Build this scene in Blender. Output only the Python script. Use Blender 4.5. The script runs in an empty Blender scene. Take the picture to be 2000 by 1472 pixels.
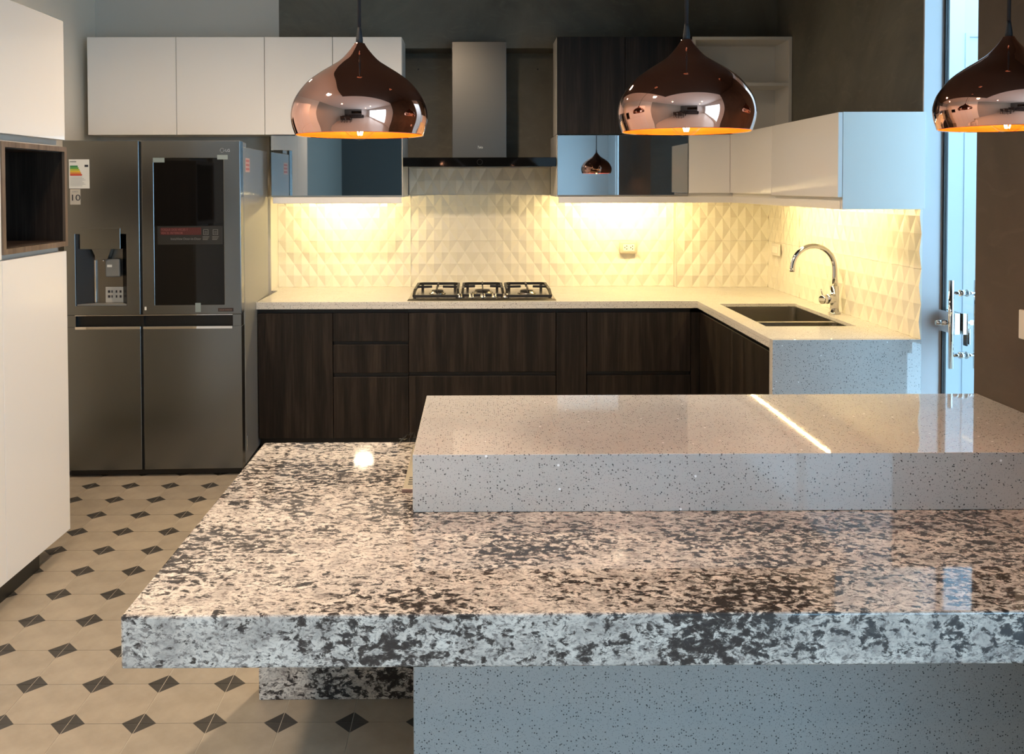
import bpy, bmesh, math, random
from mathutils import Vector, Matrix

random.seed(7)
S = bpy.context.scene
COL = S.collection

# ------------------------------------------------------------------ camera
cd = bpy.data.cameras.new('camera')
cam = bpy.data.objects.new('camera', cd)
COL.objects.link(cam)
cd.sensor_width = 36.0
cd.lens = 36.0 * 1736.22 / 2000.0
cd.shift_x = (1000 - 943.563) / 2000.0
cd.shift_y = -(736 - 408.288) / 2000.0
cd.clip_start = 0.02
R = Vector((0.99997267, -0.00710478, -0.00204268))
U = Vector((0.00222337, 0.02551822, 0.99967188))
F = Vector((0.00705032, 0.99964911, -0.02553332))
cam.matrix_world = Matrix(((R.x, U.x, -F.x, 0), (R.y, U.y, -F.y, 0), (R.z, U.z, -F.z, 1.5104), (0, 0, 0, 1)))
S.camera = cam

# ------------------------------------------------------------------ view, world, daylight
S.view_settings.view_transform = 'Standard'
S.view_settings.look = 'None'
S.view_settings.exposure = 0.0
S.view_settings.gamma = 1.0
S.view_settings.use_curve_mapping = False
S.cycles.use_denoising = True
S.cycles.max_bounces = 10
S.cycles.diffuse_bounces = 5
S.cycles.glossy_bounces = 6
S.cycles.transparent_max_bounces = 12
S.cycles.sample_clamp_indirect = 8.0
S.cycles.caustics_reflective = False
S.cycles.caustics_refractive = False
S.cycles.blur_glossy = 0.2

SKY = 8.2
world = bpy.data.worlds.new('sky')
S.world = world
world.use_nodes = True
bg = world.node_tree.nodes['Background']
bg.inputs[0].default_value = (0.42, 0.71, 1.0, 1)
bg.inputs[1].default_value = SKY


def portal(name, loc, rot, sx, sy):
    l = bpy.data.lights.new(name, 'AREA')
    l.shape = 'RECTANGLE'
    l.size, l.size_y = sx, sy
    l.cycles.is_portal = True
    o = bpy.data.objects.new(name, l)
    o.location, o.rotation_euler = loc, rot
    COL.objects.link(o)


portal('window_portal', (2.38, -2.2, 1.25), (0, math.radians(90), 0), 2.3, 4.0)
portal('door_portal', (2.06, 3.22, 1.3), (0, math.radians(90), 0), 2.6, 1.0)

WARM = (1.0, 0.74, 0.33)     # cabinet strip light
SPOTC = (1.0, 0.76, 0.53)    # recessed ceiling spots
BULBC = (1.0, 0.50, 0.16)    # filament bulbs
LED_STRENGTH = 580.0
SPOT_POWER = 235.0
BULB_POWER = 3.2


# ------------------------------------------------------------------ materials
def mat(name):
    m = bpy.data.materials.new(name)
    m.use_nodes = True
    nt = m.node_tree
    return m, nt, nt.nodes['Principled BSDF']


def N(nt, t, **kw):
    n = nt.nodes.new('ShaderNode' + t)
    for k, v in kw.items():
        setattr(n, k, v)
    return n


def plain(name, col, rough=0.5, metal=0.0, coat=0.0, spec=0.5):
    m, nt, b = mat(name)
    b.inputs['Base Color'].default_value = (*col, 1)
    b.inputs['Roughness'].default_value = rough
    b.inputs['Metallic'].default_value = metal
    b.inputs['Coat Weight'].default_value = coat
    b.inputs['Coat Roughness'].default_value = 0.03
    b.inputs['Specular IOR Level'].default_value = spec
    return m


def coords(nt, scale=(1, 1, 1), kind='Object', loc=(0, 0, 0)):
    tc = N(nt, 'TexCoord')
    mp = N(nt, 'Mapping')
    mp.inputs['Scale'].default_value = scale
    mp.inputs['Location'].default_value = loc
    nt.links.new(tc.outputs[kind], mp.inputs[0])
    return mp.outputs[0]


def noise(nt, vec, scale, detail=4, rough=0.55, dist=0.0):
    n = N(nt, 'TexNoise')
    n.inputs['Scale'].default_value = scale
    n.inputs['Detail'].default_value = detail
    n.inputs['Roughness'].default_value = rough
    n.inputs['Distortion'].default_value = dist
    nt.links.new(vec, n.inputs['Vector'])
    return n.outputs['Fac']


def ramp(nt, fac, stops, interp='LINEAR'):
    r = N(nt, 'ValToRGB')
    r.color_ramp.interpolation = interp
    e = r.color_ramp.elements
    while len(e) < len(stops):
        e.new(0.5)
    for i, (p, c) in enumerate(stops):
        e[i].position = p
        e[i].color = (*c, 1) if not isinstance(c, (int, float)) else (c, c, c, 1)
    nt.links.new(fac, r.inputs[0])
    return r.outputs[0]


def mix(nt, fac, a, b):
    n = N(nt, 'Mix', data_type='RGBA')
    for sock, v in ((n.inputs[0], fac), (n.inputs[6], a), (n.inputs[7], b)):
        if isinstance(v, (int, float)):
            sock.default_value = v
        elif isinstance(v, tuple):
            sock.default_value = (*v, 1)
        else:
            nt.links.new(v, sock)
    return n.outputs[2]


def bump(nt, b, h, strength=0.2, dist=0.002):
    n = N(nt, 'Bump')
    n.inputs['Strength'].default_value = strength
    n.inputs['Distance'].default_value = dist
    nt.links.new(h, n.inputs['Height'])
    nt.links.new(n.outputs[0], b.inputs['Normal'])


def math_node(nt, op, a, b=None):
    n = N(nt, 'Math', operation=op)
    for i, v in enumerate((a, b)):
        if v is None:
            continue
        if isinstance(v, (int, float)):
            n.inputs[i].default_value = v
        else:
            nt.links.new(v, n.inputs[i])
    return n.outputs[0]


def make_granite():
    m, nt, b = mat('polished_granite')
    vs = coords(nt, (0.85, 1.25, 1.25))
    wv = N(nt, 'VectorMath', operation='ADD')
    nz = N(nt, 'TexNoise')
    nz.inputs['Scale'].default_value = 22.0
    nz.inputs['Detail'].default_value = 3
    nt.links.new(vs, nz.inputs['Vector'])
    sc = N(nt, 'VectorMath', operation='SCALE')
    sc.inputs['Scale'].default_value = 0.035
    nt.links.new(nz.outputs['Color'], sc.inputs[0])
    nt.links.new(vs, wv.inputs[0])
    nt.links.new(sc.outputs[0], wv.inputs[1])
    v = wv.outputs[0]
    big = noise(nt, v, 5.0, 3, 0.55)
    med = noise(nt, v, 56.0, 5, 0.62)
    fine = noise(nt, v, 170.0, 4, 0.7)
    tint = noise(nt, v, 20.0, 5, 0.65)
    base = ramp(nt, tint, [(0.33, (0.40, 0.37, 0.34)), (0.50, (0.66, 0.61, 0.55)), (0.66, (0.80, 0.75, 0.68))])
    base = mix(nt, ramp(nt, fine, [(0.50, 0.0), (0.60, 0.6)]), base, (0.30, 0.275, 0.255))
    base = mix(nt, ramp(nt, noise(nt, v, 95.0, 4, 0.65), [(0.52, 0.0), (0.60, 0.8)]), base, (0.17, 0.15, 0.14))
    s = math_node(nt, 'ADD', math_node(nt, 'MULTIPLY', big, 0.38), math_node(nt, 'MULTIPLY', med, 0.80))
    s = math_node(nt, 'ADD', s, math_node(nt, 'MULTIPLY', fine, 0.22))
    dark = ramp(nt, s, [(0.705, 0.0), (0.755, 0.9), (0.82, 1.0)])
    c = mix(nt, dark, base, (0.040, 0.034, 0.032))
    s2 = math_node(nt, 'ADD', math_node(nt, 'MULTIPLY', noise(nt, v, 15.0, 4, 0.55), 0.9), math_node(nt, 'MULTIPLY', med, 0.5))
    c = mix(nt, ramp(nt, s2, [(0.82, 0.0), (0.85, 0.92)]), c, (0.045, 0.042, 0.042))
    nt.links.new(c, b.inputs['Base Color'])
    b.inputs['Roughness'].default_value = 0.05
    return m


def make_quartz(name, tone, rough):
    m, nt, b = mat(name)
    v = coords(nt)
    cloud = noise(nt, v, 6.0, 2)
    c = ramp(nt, cloud, [(0.3, tuple(t * 0.94 for t in tone)), (0.7, tone)])
    for sc, th, pick, colr in ((170.0, 0.30, 0.72, (0.13, 0.125, 0.12)), (120.0, 0.20, 0.84, (0.05, 0.05, 0.05)), (300.0, 0.33, 0.60, (0.36, 0.35, 0.34))):
        vo = N(nt, 'TexVoronoi')
        vo.inputs['Scale'].default_value = sc
        nt.links.new(v, vo.inputs['Vector'])
        sep = N(nt, 'SeparateColor')
        nt.links.new(vo.outputs['Color'], sep.inputs[0])
        sel = math_node(nt, 'GREATER_THAN', sep.outputs[0], pick)
        near = math_node(nt, 'LESS_THAN', vo.outputs['Distance'], th)
        c = mix(nt, math_node(nt, 'MULTIPLY', sel, near), c, colr)
    vo = N(nt, 'TexVoronoi')
    vo.inputs['Scale'].default_value = 110.0
    nt.links.new(v, vo.inputs['Vector'])
    sep = N(nt, 'SeparateColor')
    nt.links.new(vo.outputs['Color'], sep.inputs[0])
    fl = math_node(nt, 'MULTIPLY', math_node(nt, 'GREATER_THAN', sep.outputs[1], 0.996), math_node(nt, 'LESS_THAN', vo.outputs['Distance'], 0.33))
    c = mix(nt, fl, c, (1.0, 1.0, 1.0))
    nt.links.new(c, b.inputs['Base Color'])
    b.inputs['Roughness'].default_value = rough
    b.inputs['IOR'].default_value = 1.62
    return m


def make_plaster(name, dark, light):
    m, nt, b = mat(name)
    v = coords(nt)
    a = noise(nt, v, 1.6, 6, 0.62, 0.8)
    c = ramp(nt, a, [(0.32, dark), (0.55, tuple((x + y) / 2 for x, y in zip(dark, light))), (0.75, light)])
    st = noise(nt, coords(nt, (3.0, 3.0, 9.0)), 2.2, 5, 0.6, 1.5)
    c = mix(nt, ramp(nt, st, [(0.55, 0.0), (0.72, 0.35)]), c, light)
    nt.links.new(c, b.inputs['Base Color'])
    nt.links.new(ramp(nt, a, [(0.3, 0.5), (0.7, 0.75)]), b.inputs['Roughness'])
    bump(nt, b, noise(nt, v, 14.0, 5), 0.12, 0.004)
    b.inputs['Specular IOR Level'].default_value = 0.3
    return m


def make_wood(name, lo, mid, hi, rough=0.5):
    m, nt, b = mat(name)
    tc = N(nt, 'TexCoord')
    oi = N(nt, 'ObjectInfo')
    add = N(nt, 'VectorMath', operation='ADD')
    sc = N(nt, 'VectorMath', operation='SCALE')
    sc.inputs['Scale'].default_value = 37.0
    cmb = N(nt, 'CombineXYZ')
    for i in range(3):
        nt.links.new(oi.outputs['Random'], cmb.inputs[i])
    nt.links.new(cmb.outputs[0], sc.inputs[0])
    nt.links.new(tc.outputs['Object'], add.inputs[0])
    nt.links.new(sc.outputs[0], add.inputs[1])

    def vec(s):
        mp = N(nt, 'Mapping')
        mp.inputs['Scale'].default_value = s
        nt.links.new(add.outputs[0], mp.inputs[0])
        return mp.outputs[0]
    a = noise(nt, vec((13, 13, 0.9)), 1.6, 4, 0.6, 0.5)
    f = noise(nt, vec((70, 70, 2.0)), 1.7, 5, 0.65, 0.8)
    s = math_node(nt, 'ADD', math_node(nt, 'MULTIPLY', a, 0.62), math_node(nt, 'MULTIPLY', f, 0.38))
    c = ramp(nt, s, [(0.36, lo), (0.50, mid), (0.66, hi)])
    nt.links.new(c, b.inputs['Base Color'])
    b.inputs['Roughness'].default_value = rough
    bump(nt, b, f, 0.10, 0.001)
    b.inputs['Specular IOR Level'].default_value = 0.3
    return m


def make_floor_tile(name, lo, hi, var):
    m, nt, b = mat(name)
    oi = N(nt, 'ObjectInfo')
    v = coords(nt)
    a = noise(nt, v, 9.0, 5, 0.6)
    c = ramp(nt, a, [(0.3, lo), (0.7, hi)])
    hs = N(nt, 'HueSaturation')
    nt.links.new(c, hs.inputs['Color'])
    nt.links.new(ramp(nt, oi.outputs['Random'], [(0.0, 1.0 - var), (1.0, 1.0 + var)]), hs.inputs['Value'])
    nt.links.new(hs.outputs[0], b.inputs['Base Color'])
    b.inputs['Roughness'].default_value = 0.48
    b.inputs['Specular IOR Level'].default_value = 0.35
    return m


def make_steel(name, col, rough, streak=(1, 1, 60)):
    m, nt, b = mat(name)
    f = noise(nt, coords(nt, streak), 8.0, 3)
    c = ramp(nt, f, [(0.3, tuple(x * 0.96 for x in col)), (0.7, col)])
    nt.links.new(c, b.inputs['Base Color'])
    nt.links.new(ramp(nt, f, [(0.3, rough * 0.94), (0.7, rough * 1.06)]), b.inputs['Roughness'])
    b.inputs['Metallic'].default_value = 1.0
    return m


def emit(name, col, strength):
    m = bpy.data.materials.new(name)
    m.use_nodes = True
    nt = m.node_tree
    nt.nodes.remove(nt.nodes['Principled BSDF'])
    e = N(nt, 'Emission')
    e.inputs[0].default_value = (*col, 1)
    e.inputs[1].default_value = strength
    nt.links.new(e.outputs[0], nt.nodes['Material Output'].inputs[0])
    return m


def make_glass(name, tint, refl=1.0):
    m = bpy.data.materials.new(name)
    m.use_nodes = True
    nt = m.node_tree
    nt.nodes.remove(nt.nodes['Principled BSDF'])
    t = N(nt, 'BsdfTransparent')
    t.inputs[0].default_value = (*tint, 1)
    g = N(nt, 'BsdfGlossy')
    g.inputs['Roughness'].default_value = 0.0
    fr = N(nt, 'Fresnel')
    fr.inputs[0].default_value = 1.45
    mx = N(nt, 'MixShader')
    ge = N(nt, 'NewGeometry')
    front = math_node(nt, 'SUBTRACT', 1.0, ge.outputs['Backfacing'])
    nt.links.new(math_node(nt, 'MULTIPLY', math_node(nt, 'MULTIPLY', fr.outputs[0], refl), front), mx.inputs[0])
    nt.links.new(t.outputs[0], mx.inputs[1])
    nt.links.new(g.outputs[0], mx.inputs[2])
    nt.links.new(mx.outputs[0], nt.nodes['Material Output'].inputs[0])
    return m


GRANITE = make_granite()
QUARTZ = make_quartz('grey_quartz', (0.57, 0.555, 0.53), 0.03)
QUARTZ_TOP = make_quartz('pale_quartz', (0.70, 0.67, 0.61), 0.12)
PLASTER = make_plaster('dark_plaster', (0.11, 0.103, 0.083), (0.24, 0.222, 0.176))
PLASTER2 = make_plaster('brown_plaster', (0.055, 0.041, 0.032), (0.115, 0.088, 0.068))
PAINT = plain('grey_white_paint', (0.62, 0.59, 0.53), 0.75, spec=0.2)
PAINT_LEFT = plain('warm_white_paint', (0.86, 0.80, 0.70), 0.7, spec=0.25)
PAINT_WHITE = plain('white_paint', (0.78, 0.78, 0.78), 0.8, spec=0.2)
CEILDARK = plain('dark_brown_ceiling', (0.055, 0.042, 0.035), 0.7, spec=0.2)
WOOD = make_wood('dark_walnut_laminate', (0.0045, 0.0032, 0.0025), (0.0145, 0.0103, 0.0078), (0.040, 0.0285, 0.021), 0.45)
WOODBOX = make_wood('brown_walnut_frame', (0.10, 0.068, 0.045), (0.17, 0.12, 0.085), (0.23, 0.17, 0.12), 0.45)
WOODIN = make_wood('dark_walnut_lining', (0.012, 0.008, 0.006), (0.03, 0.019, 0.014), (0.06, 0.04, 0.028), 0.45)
WHITEG = plain('white_gloss_lacquer', (0.86, 0.83, 0.79), 0.28, coat=0.6)
WHITEM = plain('white_matt_board', (0.74, 0.71, 0.65), 0.5)
CARC = plain('dark_carcass', (0.02, 0.018, 0.016), 0.6)
BLACK = plain('black_channel', (0.008, 0.008, 0.008), 0.4)
BLACKG = plain('black_glass', (0.004, 0.004, 0.004), 0.04, spec=0.35)
GREYMIRROR = plain('grey_reflective_glass', (0.46, 0.48, 0.48), 0.015, metal=1.0)
STEEL = plain('brushed_steel', (0.225, 0.24, 0.245), 0.27, metal=1.0)
STEELH = make_steel('hood_steel', (0.13, 0.126, 0.118), 0.34, (1, 1, 60))
STEELK = make_steel('cooktop_steel', (0.62, 0.58, 0.52), 0.22, (1, 60, 60))
SINKST = make_steel('sink_steel', (0.42, 0.40, 0.36), 0.25, (1, 1, 60))
CHROME = plain('chrome', (0.80, 0.79, 0.78), 0.04, metal=1.0)
GREYSIDE = plain('grey_painted_steel', (0.20, 0.205, 0.20), 0.32, spec=0.5)
IRON = plain('cast_iron', (0.010, 0.009, 0.009), 0.45)
COPPER = plain('polished_copper', (0.80, 0.43, 0.32), 0.03, metal=1.0)
COPPERIN = plain('satin_copper_inside', (0.95, 0.24, 0.03), 0.40, metal=0.45)
CORD = plain('black_cord', (0.010, 0.010, 0.013), 0.6)
TILEW = plain('white_relief_tile', (0.76, 0.72, 0.61), 0.33)
FTILE = make_floor_tile('cement_tile_beige', (0.265, 0.228, 0.180), (0.35, 0.303, 0.240), 0.06)
FTILED = make_floor_tile('cement_tile_charcoal', (0.030, 0.028, 0.026), (0.052, 0.048, 0.044), 0.10)
GROUT = plain('floor_grout', (0.50, 0.46, 0.40), 0.8, spec=0.1)
LED = emit('strip_light_glow', WARM, LED_STRENGTH)
LED_SIDE = emit('side_strip_glow', WARM, LED_STRENGTH * 0.55)
FILAMENT = emit('filament_glow', (1.0, 0.66, 0.30), 90.0)
SPOTGLOW = emit('spot_glow', SPOTC, 40.0)
GLASS = make_glass('clear_glass', (0.96, 0.985, 0.98))
BULBG = make_glass('bulb_glass', (1.0, 0.96, 0.88))
PAPER = plain('white_paper', (0.72, 0.72, 0.68), 0.6)
INK = plain('black_ink', (0.02, 0.02, 0.03), 0.6)
INKG = plain('grey_ink', (0.30, 0.30, 0.30), 0.6)
TAPE = plain('pale_blue_tape', (0.22, 0.27, 0.27), 0.4)
PLATE = plain('beige_plastic_plate', (0.70, 0.66, 0.58), 0.4)
WRAP = make_glass('plastic_wrap', (0.86, 0.84, 0.80), 1.5)


# ------------------------------------------------------------------ mesh helpers
def bx(bm, x0, x1, y0, y1, z0, z1, mi=0):
    v = [bm.verts.new(p) for p in ((x0, y0, z0), (x1, y0, z0), (x1, y1, z0), (x0, y1, z0), (x0, y0, z1), (x1, y0, z1), (x1, y1, z1), (x0, y1, z1))]
    for f in ((0, 3, 2, 1), (4, 5, 6, 7), (0, 1, 5, 4), (1, 2, 6, 5), (2, 3, 7, 6), (3, 0, 4, 7)):
        bm.faces.new([v[i] for i in f]).material_index = mi
    return v


def box(x0, x1, y0, y1, z0, z1, bev=0.0, seg=2):
    bm = bmesh.new()
    bx(bm, x0, x1, y0, y1, z0, z1)
    if bev:
        bmesh.ops.bevel(bm, geom=list(bm.edges), offset=bev, segments=seg, affect='EDGES', profile=0.5)
    return bm


def boxes(*bs):
    bm = bmesh.new()
    for b in bs:
        bx(bm, *b)
    return bm


def cyl(bm, p0, p1, r0, r1=None, n=20, caps=True):
    r1 = r0 if r1 is None else r1
    p0, p1 = Vector(p0), Vector(p1)
    d = (p1 - p0).normalized()
    a = d.orthogonal().normalized()
    b = d.cross(a)
    A, B = [], []
    for i in range(n):
        t = 2 * math.pi * i / n
        w = a * math.cos(t) + b * math.sin(t)
        A.append(bm.verts.new(p0 + w * r0))
        B.append(bm.verts.new(p1 + w * r1))
    for i in range(n):
        j = (i + 1) % n
        bm.faces.new((A[i], A[j], B[j], B[i])).smooth = True
    if caps:
        bm.faces.new(A[::-1])
        bm.faces.new(B)
    return bm


def tube(bm, pts, r, n=14, caps=True, closed=False):
    pts = [Vector(p) for p in pts]
    rs = r if isinstance(r, (list, tuple)) else [r] * len(pts)
    rings = []
    ref = None
    for i, p in enumerate(pts):
        q0 = pts[i - 1] if (i or closed) else p
        q1 = pts[(i + 1) % len(pts)] if (i < len(pts) - 1 or closed) else p
        d = (q1 - q0).normalized()
        if ref is None:
            ref = d.orthogonal().normalized()
        ref = (ref - d * ref.dot(d)).normalized()
        b = d.cross(ref)
        rings.append([bm.verts.new(p + (ref * math.cos(2 * math.pi * k / n) + b * math.sin(2 * math.pi * k / n)) * rs[i]) for k in range(n)])
    m = len(rings)
    for i in range(m if closed else m - 1):
        A, B = rings[i], rings[(i + 1) % m]
        for k in range(n):
            j = (k + 1) % n
            bm.faces.new((A[k], A[j], B[j], B[k])).smooth = True
    if caps and not closed:
        bm.faces.new(rings[0][::-1])
        bm.faces.new(rings[-1])
    return bm


def lathe(prof, n=48, c=(0, 0, 0)):
    bm = bmesh.new()
    rings = []
    for r, z in prof:
        if r < 1e-6:
            rings.append([bm.verts.new((c[0], c[1], c[2] + z))])
        else:
            rings.append([bm.verts.new((c[0] + r * math.cos(2 * math.pi * k / n), c[1] + r * math.sin(2 * math.pi * k / n), c[2] + z)) for k in range(n)])
    for A, B in zip(rings, rings[1:]):
        for k in range(n):
            j = (k + 1) % n
            if len(A) == 1:
                f = bm.faces.new((A[0], B[j], B[k]))
            elif len(B) == 1:
                f = bm.faces.new((A[k], A[j], B[0]))
            else:
                f = bm.faces.new((A[k], A[j], B[j], B[k]))
            f.smooth = True
    return bm


def smooth_profile(pts, k=4):
    out = []
    P = [pts[0]] + list(pts) + [pts[-1]]
    for i in range(1, len(P) - 2):
        for s in range(k):
            t = s / k
            a, b, c, d = P[i - 1], P[i], P[i + 1], P[i + 2]
            out.append(tuple(0.5 * (2 * b[m] + (c[m] - a[m]) * t + (2 * a[m] - 5 * b[m] + 4 * c[m] - d[m]) * t * t + (3 * b[m] - a[m] - 3 * c[m] + d[m]) * t ** 3) for m in (0, 1)))
    out.append(tuple(pts[-1]))
    return out


def slab(xs, ys, filled, z0, z1, bev=0.0):
    """a flat slab of grid cells with clean outer edges (holes and corners allowed)"""
    bm = bmesh.new()
    vt, vb = {}, {}

    def V(d, i, j, z):
        if (i, j) not in d:
            d[(i, j)] = bm.verts.new((xs[i], ys[j], z))
        return d[(i, j)]
    for (i, j) in filled:
        bm.faces.new([V(vt, *p, z1) for p in ((i, j), (i + 1, j), (i + 1, j + 1), (i, j + 1))])
        bm.faces.new([V(vb, *p, z0) for p in ((i, j), (i, j + 1), (i + 1, j + 1), (i + 1, j))])
        for (di, dj, a, b) in ((0, -1, (i, j), (i + 1, j)), (1, 0, (i + 1, j), (i + 1, j + 1)), (0, 1, (i + 1, j + 1), (i, j + 1)), (-1, 0, (i, j + 1), (i, j))):
            if (i + di, j + dj) not in filled:
                bm.faces.new((V(vb, *a, z0), V(vb, *b, z0), V(vt, *b, z1), V(vt, *a, z1)))
    bm.normal_update()
    if bev:
        es = [e for e in bm.edges if len(e.link_faces) == 2 and e.calc_face_angle() > 0.5]
        bmesh.ops.bevel(bm, geom=es, offset=bev, segments=2, affect='EDGES', profile=0.5)
    return bm


def obj(name, bm, m, parent=None, label=None):
    """link a bmesh as one object; its origin goes to the middle of its base"""
    xs = [v.co for v in bm.verts]
    lo = Vector((min(c.x for c in xs), min(c.y for c in xs), min(c.z for c in xs)))
    hi = Vector((max(c.x for c in xs), max(c.y for c in xs), max(c.z for c in xs)))
    org = Vector(((lo.x + hi.x) / 2, (lo.y + hi.y) / 2, lo.z))
    bmesh.ops.translate(bm, verts=bm.verts, vec=-org)
    me = bpy.data.meshes.new(name)
    bm.to_mesh(me)
    bm.free()
    for mm in (m if isinstance(m, (list, tuple)) else [m]):
        me.materials.append(mm)
    o = bpy.data.objects.new(name, me)
    COL.objects.link(o)
    o.location = org
    if parent is not None:
        o.parent = parent
        o.location = org - world_loc(parent)
    if label:
        o['label'] = label
    return o


def world_loc(o):
    p = Vector(o.location)
    while o.parent:
        o = o.parent
        p += Vector(o.location)
    return p


def thing(name, label, cat, loc=(0, 0, 0), group=None):
    o = bpy.data.objects.new(name, None)
    o.empty_display_size = 0.1
    COL.objects.link(o)
    o.location = loc
    o['label'], o['category'] = label, cat
    if group:
        o['group'] = group
    return o


def tag(o, label, cat, group=None):
    o['label'], o['category'] = label, cat
    if group:
        o['group'] = group
    return o


def struct(name, bm, m):
    o = obj(name, bm, m)
    o['kind'] = 'structure'
    return o


def copy_tree(o, parent=None):
    c = o.copy()
    COL.objects.link(c)
    if parent is not None:
        c.parent = parent
    for ch in list(o.children):
        copy_tree(ch, c)
    return c


def text(name, s, size, loc, m, parent, rot=(math.pi / 2, 0, 0), align='LEFT', extrude=0.0004, shear=0.0, width=None):
    cu = bpy.data.curves.new(name, 'FONT')
    cu.body, cu.size, cu.extrude, cu.align_x, cu.shear = s, size, extrude, align, shear
    t = bpy.data.objects.new(name, cu)
    COL.objects.link(t)
    dg = bpy.context.evaluated_depsgraph_get()
    me = bpy.data.meshes.new_from_object(t.evaluated_get(dg))
    bpy.data.objects.remove(t)
    me.materials.clear()
    me.materials.append(m)
    o = bpy.data.objects.new(name, me)
    COL.objects.link(o)
    o.rotation_euler = rot
    if width:
        xs = [v.co.x for v in me.vertices]
        o.scale.x = width / (max(xs) - min(xs))
    o.location = Vector(loc) - (world_loc(parent) if parent else Vector())
    if parent:
        o.parent = parent
    return o


def light(name, kind, loc, power, col, parent=None, **kw):
    l = bpy.data.lights.new(name, kind)
    l.energy = power
    l.color = col
    for k, v in kw.items():
        setattr(l, k, v)
    o = bpy.data.objects.new(name, l)
    COL.objects.link(o)
    o.location = loc
    if parent:
        o.parent = parent
        o.location = Vector(loc) - world_loc(parent)
    return o


# ================================================================== THE SETTING
CEIL = 2.85
# floor slab (the grout bed shows between the tiles)
floor = struct('floor', boxes((-2.6, 2.5, -5.2, 5.9, -0.12, -0.0012)), GROUT)

# one cement tile: beige octagon with four charcoal corners
OX, OY, T = -1.1556, 2.4741, 0.2


def add_tile(bm, cx, cy, gap=0.0011, c=0.0475, bottom=True):
    h = T / 2 - gap
    k = c - gap
    z1, z0 = -0.0006 + 0.0006, -0.0055
    P = {}

    def v(x, y, z):
        key = (round(x, 5), round(y, 5), z)
        if key not in P:
            P[key] = bm.verts.new((cx + x, cy + y, z))
        return P[key]
    octo = [(-h + k, -h), (h - k, -h), (h, -h + k), (h, h - k), (h - k, h), (-h + k, h), (-h, h - k), (-h, -h + k)]
    bm.faces.new([v(x, y, z1) for x, y in octo]).material_index = 0
    for tri in (((-h, -h), octo[0], octo[7]), ((h, -h), octo[2], octo[1]), ((h, h), octo[4], octo[3]), ((-h, h), octo[6], octo[5])):
        bm.faces.new([v(x, y, z1) for x, y in tri]).material_index = 1
    ring = [(-h, -h), octo[0], octo[1], (h, -h), octo[2], octo[3], (h, h), octo[4], octo[5], (-h, h), octo[6], octo[7]]
    corner = {0, 3, 6, 9}
    for i in range(12):
        a, b = ring[i], ring[(i + 1) % 12]
        f = bm.faces.new((v(*a, z0), v(*b, z0), v(*b, z1), v(*a, z1)))
        f.material_index = 1 if (i in corner or (i + 1) % 12 in corner) else 0


bm = bmesh.new()
add_tile(bm, 0, 0)
tile_me = bpy.data.meshes.new('tile')
bm.to_mesh(tile_me)
bm.free()
tile_me.materials.append(FTILE)
tile_me.materials.append(FTILED)
rest = bmesh.new()
floc = Vector(floor.location)
for i in range(-6, 16):
    for j in range(-5, 16):
        cx, cy = OX + T * (i + 0.5), OY + T * (j + 0.5)
        if cx - T / 2 < -2.36 or cy + T / 2 > 5.75 or cx + T / 2 > 1.96 or cy < 1.1:
            continue
        if cx < 0.05 and 1.8 < cy < 4.95:
            o = bpy.data.objects.new('tile', tile_me)
            COL.objects.link(o)
            o.parent = floor
            o.location = Vector((cx, cy, 0)) - floc
        else:
            add_tile(rest, cx, cy)
rt = obj('tile_field', rest, [FTILE, FTILED], floor)
rt['kind'] = 'stuff'
struct('floor_living', boxes((-2.36, 2.3, -5.0, 1.06, -0.0011, 0.0)), plain('living_floor', (0.55, 0.50, 0.45), 0.25))

# walls
struct('wall_left', boxes((-2.5, -2.36, 1.0, 5.548, 0, CEIL)), PAINT_LEFT)
struct('wall_living_left', boxes((-2.5, -2.36, -5.0, 1.0, 0, CEIL)), plain('mirror_dimming_taupe', (0.36, 0.33, 0.285), 0.8, spec=0.2))  # unseen wall, made-up taupe tone that dims the left glass cabinet's reflection
wb = struct('wall_back', boxes((-1.29, 1.90, 5.757, 5.90, 0, CEIL), (-1.224, 1.89, 5.548, 5.757, 2.368, CEIL)), PLASTER)
struct('wall_fridge', boxes((-2.5, -1.29, 5.548, 5.90, 0, CEIL), (-1.29, -1.2245, 5.548, 5.757, 2.40, CEIL)), PAINT)
wcol = struct('wall_column', boxes((1.282, 1.89, 5.690, 5.757, 0, 2.368)), PLASTER)
wr = struct('wall_right', boxes((1.875, 1.985, 3.732, 5.90, 0, CEIL)), PLASTER)
struct('trim_jamb', boxes((1.8745, 1.966, 3.722, 3.7315, 0, CEIL)), plain('jamb_paint', (0.66, 0.66, 0.67), 0.7, spec=0.2))
struct('wall_partition', boxes((1.535, 2.30, 0.95, 2.722, 0, CEIL)), PLASTER2)
struct('wall_living_back', boxes((1.0, 2.5, -5.15, -5.0, 0, CEIL)), PAINT_WHITE)
struct('wall_living_mirror_dimmer', boxes((-2.5, 1.0, -5.15, -5.0, 0, CEIL)), plain('mirror_dimming_grey', (0.13, 0.127, 0.12), 0.8, spec=0.2))  # unseen dark section, added to darken the left glass cabinet's reflection
struct('wall_living_right', boxes((2.30, 2.42, -5.0, -4.2, 0, CEIL), (2.30, 2.42, -0.2, 0.95, 0, CEIL), (2.30, 2.42, -4.2, -0.2, 0, 0.1), (2.30, 2.42, -4.2, -0.2, 2.4, CEIL)), PAINT_WHITE)
struct('ceiling', boxes((-2.5, 2.42, -5.15, 5.9, CEIL, CEIL + 0.1)), PAINT_WHITE)
struct('ceiling_panel', boxes((-0.72, 1.535, 0.95, 5.548, CEIL - 0.18, CEIL)), CEILDARK)

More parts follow.
